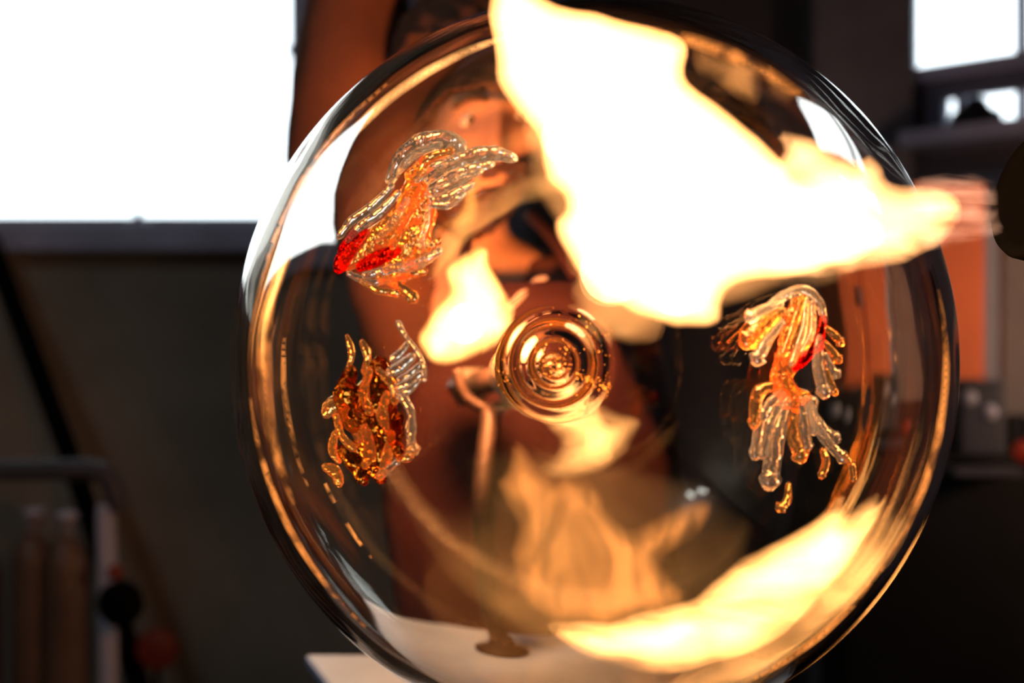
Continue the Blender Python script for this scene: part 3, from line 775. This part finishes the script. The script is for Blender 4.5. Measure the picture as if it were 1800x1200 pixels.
neck = Vector((HEAD.x-0.002, PY+0.03, 0.125))
J = [((-0.02, PY+0.04, -0.45), 0.125), ((-0.02, PY+0.05, -0.25), 0.115), ((-0.022, PY+0.05, -0.05), 0.125), ((-0.03, PY+0.045, 0.055), 0.10), (tuple(neck), 0.055), (tuple(HEAD+Vector((0, 0.01, -0.03))), 0.06),
     ((-0.175, PY+0.04, 0.045), 0.062), ((-0.205, PY-0.01, 0.30), 0.046), ((-0.165, PY+0.0, 0.555), 0.033), ((-0.150, PY-0.005, 0.63), 0.036),
     ((0.135, PY+0.05, 0.035), 0.060), ((0.165, PY+0.02, -0.245), 0.046), ((0.165, PY-0.06, -0.49), 0.032), ((0.163, PY-0.075, -0.56), 0.036),
     ((-0.11, PY+0.04, -0.52), 0.088), ((-0.12, PY+0.03, -0.90), 0.062), ((-0.12, PY+0.05, -1.27), 0.045), ((-0.125, PY-0.10, -1.325), 0.035),
     ((0.07, PY+0.04, -0.52), 0.088), ((0.08, PY+0.03, -0.90), 0.062), ((0.08, PY+0.05, -1.27), 0.045), ((0.085, PY-0.10, -1.325), 0.035)]
E = [(0, 1), (1, 2), (2, 3), (3, 4), (4, 5), (3, 6), (6, 7), (7, 8), (8, 9), (3, 10), (10, 11), (11, 12), (12, 13), (0, 14), (14, 15), (15, 16), (16, 17), (0, 18), (18, 19), (19, 20), (20, 21)]
def finger(base, d, side, L, curl, r=0.009):
    pts = [base]; dd = d.normalized(); ax = side.normalized()
    for k in range(3):
        dd = (Matrix.Rotation(curl, 3, ax) @ dd)
        pts.append(pts[-1]+dd*L*(0.45, 0.32, 0.23)[k])
    return pts
jn = [tuple(j) for j in J]
def add_hand(idx, d, side, curl):
    palm = Vector(jn[idx][0]); d = d.normalized(); side = side.normalized()
    fb_list = []
    for k, L in ((-1.5, 0.075), (-0.5, 0.085), (0.5, 0.080), (1.5, 0.062)):
        fb_list.append((finger(palm+d*0.035+side*0.019*k, d, side, L, curl), 0.0095))
    fb_list.append((finger(palm-side*0.03+d*-0.01, d*0.6-side*0.9, side.cross(d), 0.065, 0.3), 0.011))
    return fb_list
hands = add_hand(9, Vector((0.1, 0, 1)), Vector((1, 0.2, 0)), 0.25) + add_hand(13, Vector((0, -0.15, -1)), Vector((0, 1, 0)), 0.3)
body_b = skin_bm(J, E, 0, 2)
hb_ = head_bm()
tmp = bpy.data.meshes.new('t'); hb_.to_mesh(tmp); hb_.free(); body_b.from_mesh(tmp); bpy.data.meshes.remove(tmp)
for pts, r in hands:
    q = catmull(pts, 3); add_tube(body_b, [pts[0]-(pts[1]-pts[0])*0.6]+q+[q[-1]+(q[-1]-q[-2]).normalized()*0.006], [r]+[r*(1-0.25*i/len(q)) for i in range(len(q))]+[r*0.4], 10)
for s in (-1, 1):       # ears
    eb = bmesh.new(); bmesh.ops.create_uvsphere(eb, u_segments=16, v_segments=12, radius=1.0)
    for v in eb.verts:
        c = v.co
        v.co = to_head(Vector((s*(0.074+0.010*c.x*0.8+0.006*max(0, c.y)), 0.012+c.y*0.018+0.004*c.z, -0.004+c.z*0.032)))
    tmp = bpy.data.meshes.new('t'); eb.to_mesh(tmp); eb.free(); body_b.from_mesh(tmp); bpy.data.meshes.remove(tmp)
body = obj('body', body_b, M['skin'], person)
rm = body.modifiers.new('join', 'REMESH'); rm.mode = 'VOXEL'; rm.voxel_size = 0.0045; rm.use_smooth_shade = True
dg = bpy.context.evaluated_depsgraph_get(); dg.update()
newme = bpy.data.meshes.new_from_object(body.evaluated_get(dg)); body.modifiers.clear(); old = body.data; body.data = newme; bpy.data.meshes.remove(old)
newme.materials.clear(); newme.materials.append(M['skin'])
for p in newme.polygons: p.use_smooth = True

for s in (-1, 1):
    eb = bmesh.new(); bmesh.ops.create_uvsphere(eb, u_segments=20, v_segments=14, radius=0.0125)
    ec = to_head(Vector((s*0.033, -0.071, 0.022)))
    bmesh.ops.translate(eb, vec=ec, verts=eb.verts); eye = obj('eye', eb, M['white'], person)
    ib = bmesh.new(); bmesh.ops.create_uvsphere(ib, u_segments=14, v_segments=10, radius=0.006)
    bmesh.ops.translate(ib, vec=to_head(Vector((s*0.033+0.002, -0.0790, 0.021))), verts=ib.verts); obj('iris', ib, M['iris'], eye)
    bb = bmesh.new()
    bp_ = [to_head(face_point(Vector((s*xx, -math.sqrt(max(0, 1-xx*xx-zz*zz)), zz)), 0.003)) for xx, zz in ((0.20, 0.36), (0.38, 0.42), (0.55, 0.40), (0.68, 0.32))]
    add_tube(bb, catmull(bp_, 4), [0.004+0.003*math.sin(PI*i/12) for i in range(13)], 8); obj('eyebrow', bb, M['hair'], person)
def solid(b, mat, name, th=0.006):
    o = obj(name, b, mat, person); md = o.modifiers.new('s', 'SOLIDIFY'); md.thickness = th; md.offset = -1
    return o
def beard_keep(c): return c.z < -0.030-0.25*max(0, c.y+0.02) and c.y < 0.03 and c.z > -0.14 and not (abs(c.x) < 0.022 and -0.066 < c.z < -0.047) and not (abs(c.x) < 0.016 and c.z > -0.036)
solid(head_bm(0.008, beard_keep, 96, 80, 0.006), M['hair'], 'beard')
def hair_keep(c): return (c.z > 0.075) or (c.y > -0.012 and c.z > -0.05 and not (abs(c.x) > 0.06 and abs(c.y-0.012) < 0.022 and abs(c.z+0.004) < 0.035)) or (c.y > -0.05 and c.z > 0.035 and abs(c.x) > 0.05)
solid(head_bm(0.018, hair_keep, 96, 80, 0.006), M['hair'], 'hair', 0.012)

# clothes: loose sleeves and shirt over the torso, apron in front, trousers, shoes
def cloth_skin(name, joints, edges, root, mat, grow=0.0, rumple=0.006):
    b = skin_bm(joints, edges, root, 2)
    for v in b.verts:
        n_ = v.normal.copy() if v.normal.length > 0 else Vector((0, 0, 1))
        v.co += n_*(grow+rumple*noise.noise(v.co*16))
    return obj(name, b, mat, person)
cloth_skin('shirt', [(J[0][0], 0.135), (J[1][0], 0.130), (J[2][0], 0.142), ((-0.03, PY+0.045, 0.060), 0.112), ((neck.x, neck.y+0.005, neck.z-0.035), 0.070),
                     (J[6][0], 0.082), ((-0.205, PY-0.01, 0.29), 0.082), ((-0.168, PY, 0.53), 0.062), (J[10][0], 0.078), ((0.165, PY+0.02, -0.235), 0.062), ((0.165, PY-0.05, -0.46), 0.046)],
           [(0, 1), (1, 2), (2, 3), (3, 4), (3, 5), (5, 6), (6, 7), (3, 8), (8, 9), (9, 10)], 0, M['sleeve'], 0.0, 0.012)
# apron: a curved sheet wrapped over the chest
ab = bmesh.new(); cols = 20; rows = 30; grid = []
for r in range(rows+1):
    z = 0.075-r/rows*0.95; t = r/rows
    half = 0.075+0.11*min(1, t*4.5); dep = 0.168+0.012*math.sin(z*9)
    row = []
    for c in range(cols+1):
        a = (c/cols*2-1)
        x = 0.012+a*half; y = PY+0.045-dep*math.sqrt(max(0.05, 1-(a*half/0.26)**2))+0.006*noise.noise(Vector((x*14, z*9, 2)))
        row.append(ab.verts.new((x, y, z)))
    grid.append(row)
for r in range(rows):
    for c in range(cols): ab.faces.new((grid[r][c], grid[r][c+1], grid[r+1][c+1], grid[r+1][c]))
solid(ab, M['apron'], 'apron', 0.004)
tube('apron_strap', [(-0.065, PY-0.118, 0.06), (-0.06, PY-0.075, 0.12), (-0.055, PY+0.02, 0.17)], 0.008, M['apron'], person)
tube('apron_strap', [(0.088, PY-0.110, 0.06), (0.055, PY-0.075, 0.12), (0.02, PY+0.03, 0.17)], 0.008, M['apron'], person)
tube('collar_edge', [P(893, 534, PY-0.135), P(915, 506, PY-0.135), P(940, 480, PY-0.125), P(958, 476, PY-0.12)], 0.0035, M['trim'], person)
cloth_skin('trousers', [(J[0][0], 0.142), (J[14][0], 0.10), (J[15][0], 0.082), ((-0.12, PY+0.05, -1.23), 0.075), (J[18][0], 0.10), (J[19][0], 0.082), ((0.08, PY+0.05, -1.23), 0.075)],
           [(0, 1), (1, 2), (2, 3), (0, 4), (4, 5), (5, 6)], 0, M['trousers'])
for x in (-0.122, 0.082):
    bmx = bmesh.new(); add_box(bmx, (x, PY-0.04, FLOOR+0.045), (0.095, 0.28, 0.09), None, 0.035); obj('shoe', bmx, M['black'], person)

# ------------------------------------------------------------------ things in the back of the workshop
# orange cabinet and its neighbours behind the right rim
cab = thing('orange_cabinet', 'orange metal cabinet standing behind the right rim of the globe', 'cabinet', P(1640, 690, 3.0))
def pbox(name, x0, x1, y0, y1, d, depth, mat, parent, bevel=0.004):
    a = P(x0, y0, d); b_ = P(x1, y1, d)
    return box(name, ((a.x+b_.x)/2, d+depth/2, (a.z+b_.z)/2), (abs(b_.x-a.x), depth, abs(a.z-b_.z)), mat, parent, bevel=bevel)
pbox('carcass', 1545, 1731, 322, 690, 3.0, 0.35, M['orange'], cab)
pbox('door', 1552, 1636, 332, 680, 2.985, 0.015, M['orange'], cab, 0.003)
pbox('door', 1641, 1726, 332, 680, 2.985, 0.015, M['orange'], cab, 0.003)
pbox('handle', 1630, 1633, 470, 520, 2.97, 0.015, M['grey'], cab, 0)
for x in (1556, 1718): pbox('leg', x, x+9, 690, 1728, 3.02, 0.04, M['charcoal'], cab, 0)
post = thing('grey_post', 'pale grey upright post right of the orange cabinet', 'post', P(1745, 700, 3.37))
pbox('post', 1731, 1763, 400, 1611, 3.37, 0.05, M['grey'], post); pbox('cap', 1729, 1766, 394, 402, 3.365, 0.06, M['grey'], post)
board = thing('brown_board', 'brown grey board leaning at the right edge below the torch', 'board', P(1820, 720, 3.05))
pbox('board', 1764, 1900, 380, 730, 3.05, 0.03, M['taupe'], board); pbox('leg', 1775, 1790, 728, 1714, 3.05, 0.03, M['charcoal'], board, 0); pbox('leg', 1870, 1885, 728, 1714, 3.05, 0.03, M['charcoal'], board, 0)
mach = thing('workshop_machine', 'dark machine cabinet with small gauges right of the globe', 'machine', P(1690, 1000, 2.7))
pbox('housing', 1480, 1900, 800, 1858, 2.7, 0.20, M['charcoal'], mach, 0.01)
pbox('panel', 1500, 1600, 700, 800, 2.74, 0.20, M['charcoal'], mach, 0.008)
pbox('panel', 1690, 1768, 668, 800, 2.74, 0.14, mat_plain('blue_black_panel', (0.05, 0.055, 0.075), 0.5), mach, 0.008)
for (x, y) in ((1706, 700), (1742, 724), (1528, 730), (1560, 742)):
    b = bmesh.new(); add_lathe(b, [(0, 0.0), (0.014, 0.0), (0.016, -0.006), (0.016, -0.02), (0, -0.02)], 20, axis_matrix(P(x, y, 2.735), (0, -1, 0)))
    obj('gauge', b, M['grey'], mach)
tag(pbox('tray', 1680, 1800, 824, 838, 2.62, 0.10, mat_plain('blue_tray', (0.07, 0.075, 0.10), 0.4), mach), 'blue grey tray edge on the machine')
b = bmesh.new(); add_lathe(b, [(0, 0), (0.02, 0), (0.022, 0.01), (0, 0.018)], 16, axis_matrix(P(1798, 792, 2.66), (0, -1, 0)))
lampr = obj('warning_lamp', b, M['led']); tag(lampr, 'small round red lamp at the right edge beside the machine', 'lamp')
# dark silhouette against the small right window
sq = rpt(ray_s(1748), z_lo0, -0.10)
b = bmesh.new(); add_lathe(b, [(0, 0.085), (0.022, 0.08), (0.036, 0.055), (0.062, 0.042), (0.072, 0.015), (0.068, 0.0), (0, 0.0)], 28, Matrix.Translation(sq))
tag(obj('sill_pot', b, M['charcoal']), 'dark lidded pot on the sill of the small right window', 'pot')

# left side: leaning pole, trolley with bottles, lamps
lean = thing('leaning_pole', 'dark pole leaning diagonally against the left wall below the window', 'pole', P(160, 960, 3.9))
tube('pole', [P(-20, 420, 4.08), P(70, 660, 3.95), P(165, 930, 3.80), (P(340, 0, 3.5).x, 3.5, FLOOR+0.03)], 0.030, M['black'], lean, n=4)
b = bmesh.new(); add_lathe(b, [(0, 0), (0.034, 0), (0.034, 0.05), (0, 0.05)], 16, axis_matrix((P(340, 0, 3.5).x, 3.5, FLOOR+0.002), (-0.35, 0.3, 0.9))); obj('foot', b, M['rubber'], lean)
trolley = thing('bottle_trolley', 'dark tubular trolley with a bent handle at lower left', 'trolley', P(60, 1100, 2.9))
TD = 2.9
tube('handle', [P(-330, 1700, TD), P(-330, 1000, TD), P(-325, 850, TD), P(-290, 826, TD), P(-100, 826, TD), P(60, 826, TD), P(160, 826, TD), P(188, 838, TD), P(203, 870, TD), P(206, 900, TD)], 0.021, M['rubber'], trolley, n=8)
tube('upright', [P(188, 890, TD), P(186, 930, TD), P(190, 1100, TD), P(196, 1700, TD)], 0.020, M['grey'], trolley, n=5)
pbox('toe_plate', -340, 215, 1712, 1728, 2.70, 0.40, M['charcoal'], trolley)
b = bmesh.new(); add_lathe(b, [(0, -0.02), (0.03, -0.02), (0.045, -0.012), (0.045, 0.012), (0.03, 0.02), (0, 0.02)], 28, axis_matrix(P(212, 1060, TD-0.09), (0.3, 1, 0))); obj('valve_wheel', b, M['black'], trolley)
for k, (x, nm) in enumerate(((-18, 'left brown gas bottle standing on the trolley, partly out of frame'), (66, 'middle brown gas bottle on the trolley, its dark cap in front'), (138, 'right hand brown gas bottle on the trolley beside the upright'))):
    bt = thing('gas_bottle', nm, 'gas bottle', (P(x-20, 0, TD).x, TD-0.0+0.05*(k % 2), FLOOR), 'gas bottles on the trolley')
    z0 = P(0, 1715, 2.7).z+0.012; zt = P(0, 930+(k == 0)*10, TD).z
    r = 0.046
    b = bmesh.new(); add_lathe(b, [(0, 0), (r*0.9, 0), (r, 0.02), (r, zt-z0-0.08), (r*0.85, zt-z0-0.045), (r*0.45, zt-z0-0.015), (r*0.3, zt-z0-0.01), (0, zt-z0-0.01)], 32, Matrix.Translation((bt.location.x, bt.location.y, z0)))
    obj('bottle', b, M['bottle'], bt)
    b = bmesh.new(); add_lathe(b, [(0, -0.012), (0.014, -0.012), (0.014, 0.02), (0.022, 0.022), (0.022, 0.034), (0, 0.036)], 20, Matrix.Translation((bt.location.x, bt.location.y, zt))); obj('valve', b, M['grey'], bt)
b = bmesh.new(); add_lathe(b, [(0, 0), (0.016, 0), (0.016, 0.014), (0, 0.02)], 16, axis_matrix(P(205, 1004, TD-0.03), (0, -1, 0)))
tag(obj('lens', b, mat_emit('dim_red_lens', (0.12, 0.012, 0.004), 0.10), trolley), 'small dim red lens on the upright')
for (x, y, d, r, lab) in ((276, 1140, 3.4, 0.05, 'wide dim red lamp low down before the left wall'),):
    t = thing('red_lamp', lab, 'lamp', P(x, y, d))
    b = bmesh.new(); add_lathe(b, [(0, 0.012), (r*0.7, 0.008), (r, 0), (r, -0.01), (0, -0.01)], 20, Matrix.Translation(P(x, y, d)) @ Matrix.Rotation(PI/2, 4, 'X')); obj('lens', b, mat_emit('dim_red', (0.05, 0.005, 0.002), 0.3), t)
    tube('stem', [P(x, y, d+0.02), P(x, y, d+0.03)-Vector((0, 0, 0.1)), Vector((P(x, y, d).x, d+0.03, FLOOR))], 0.008, M['black'], t)
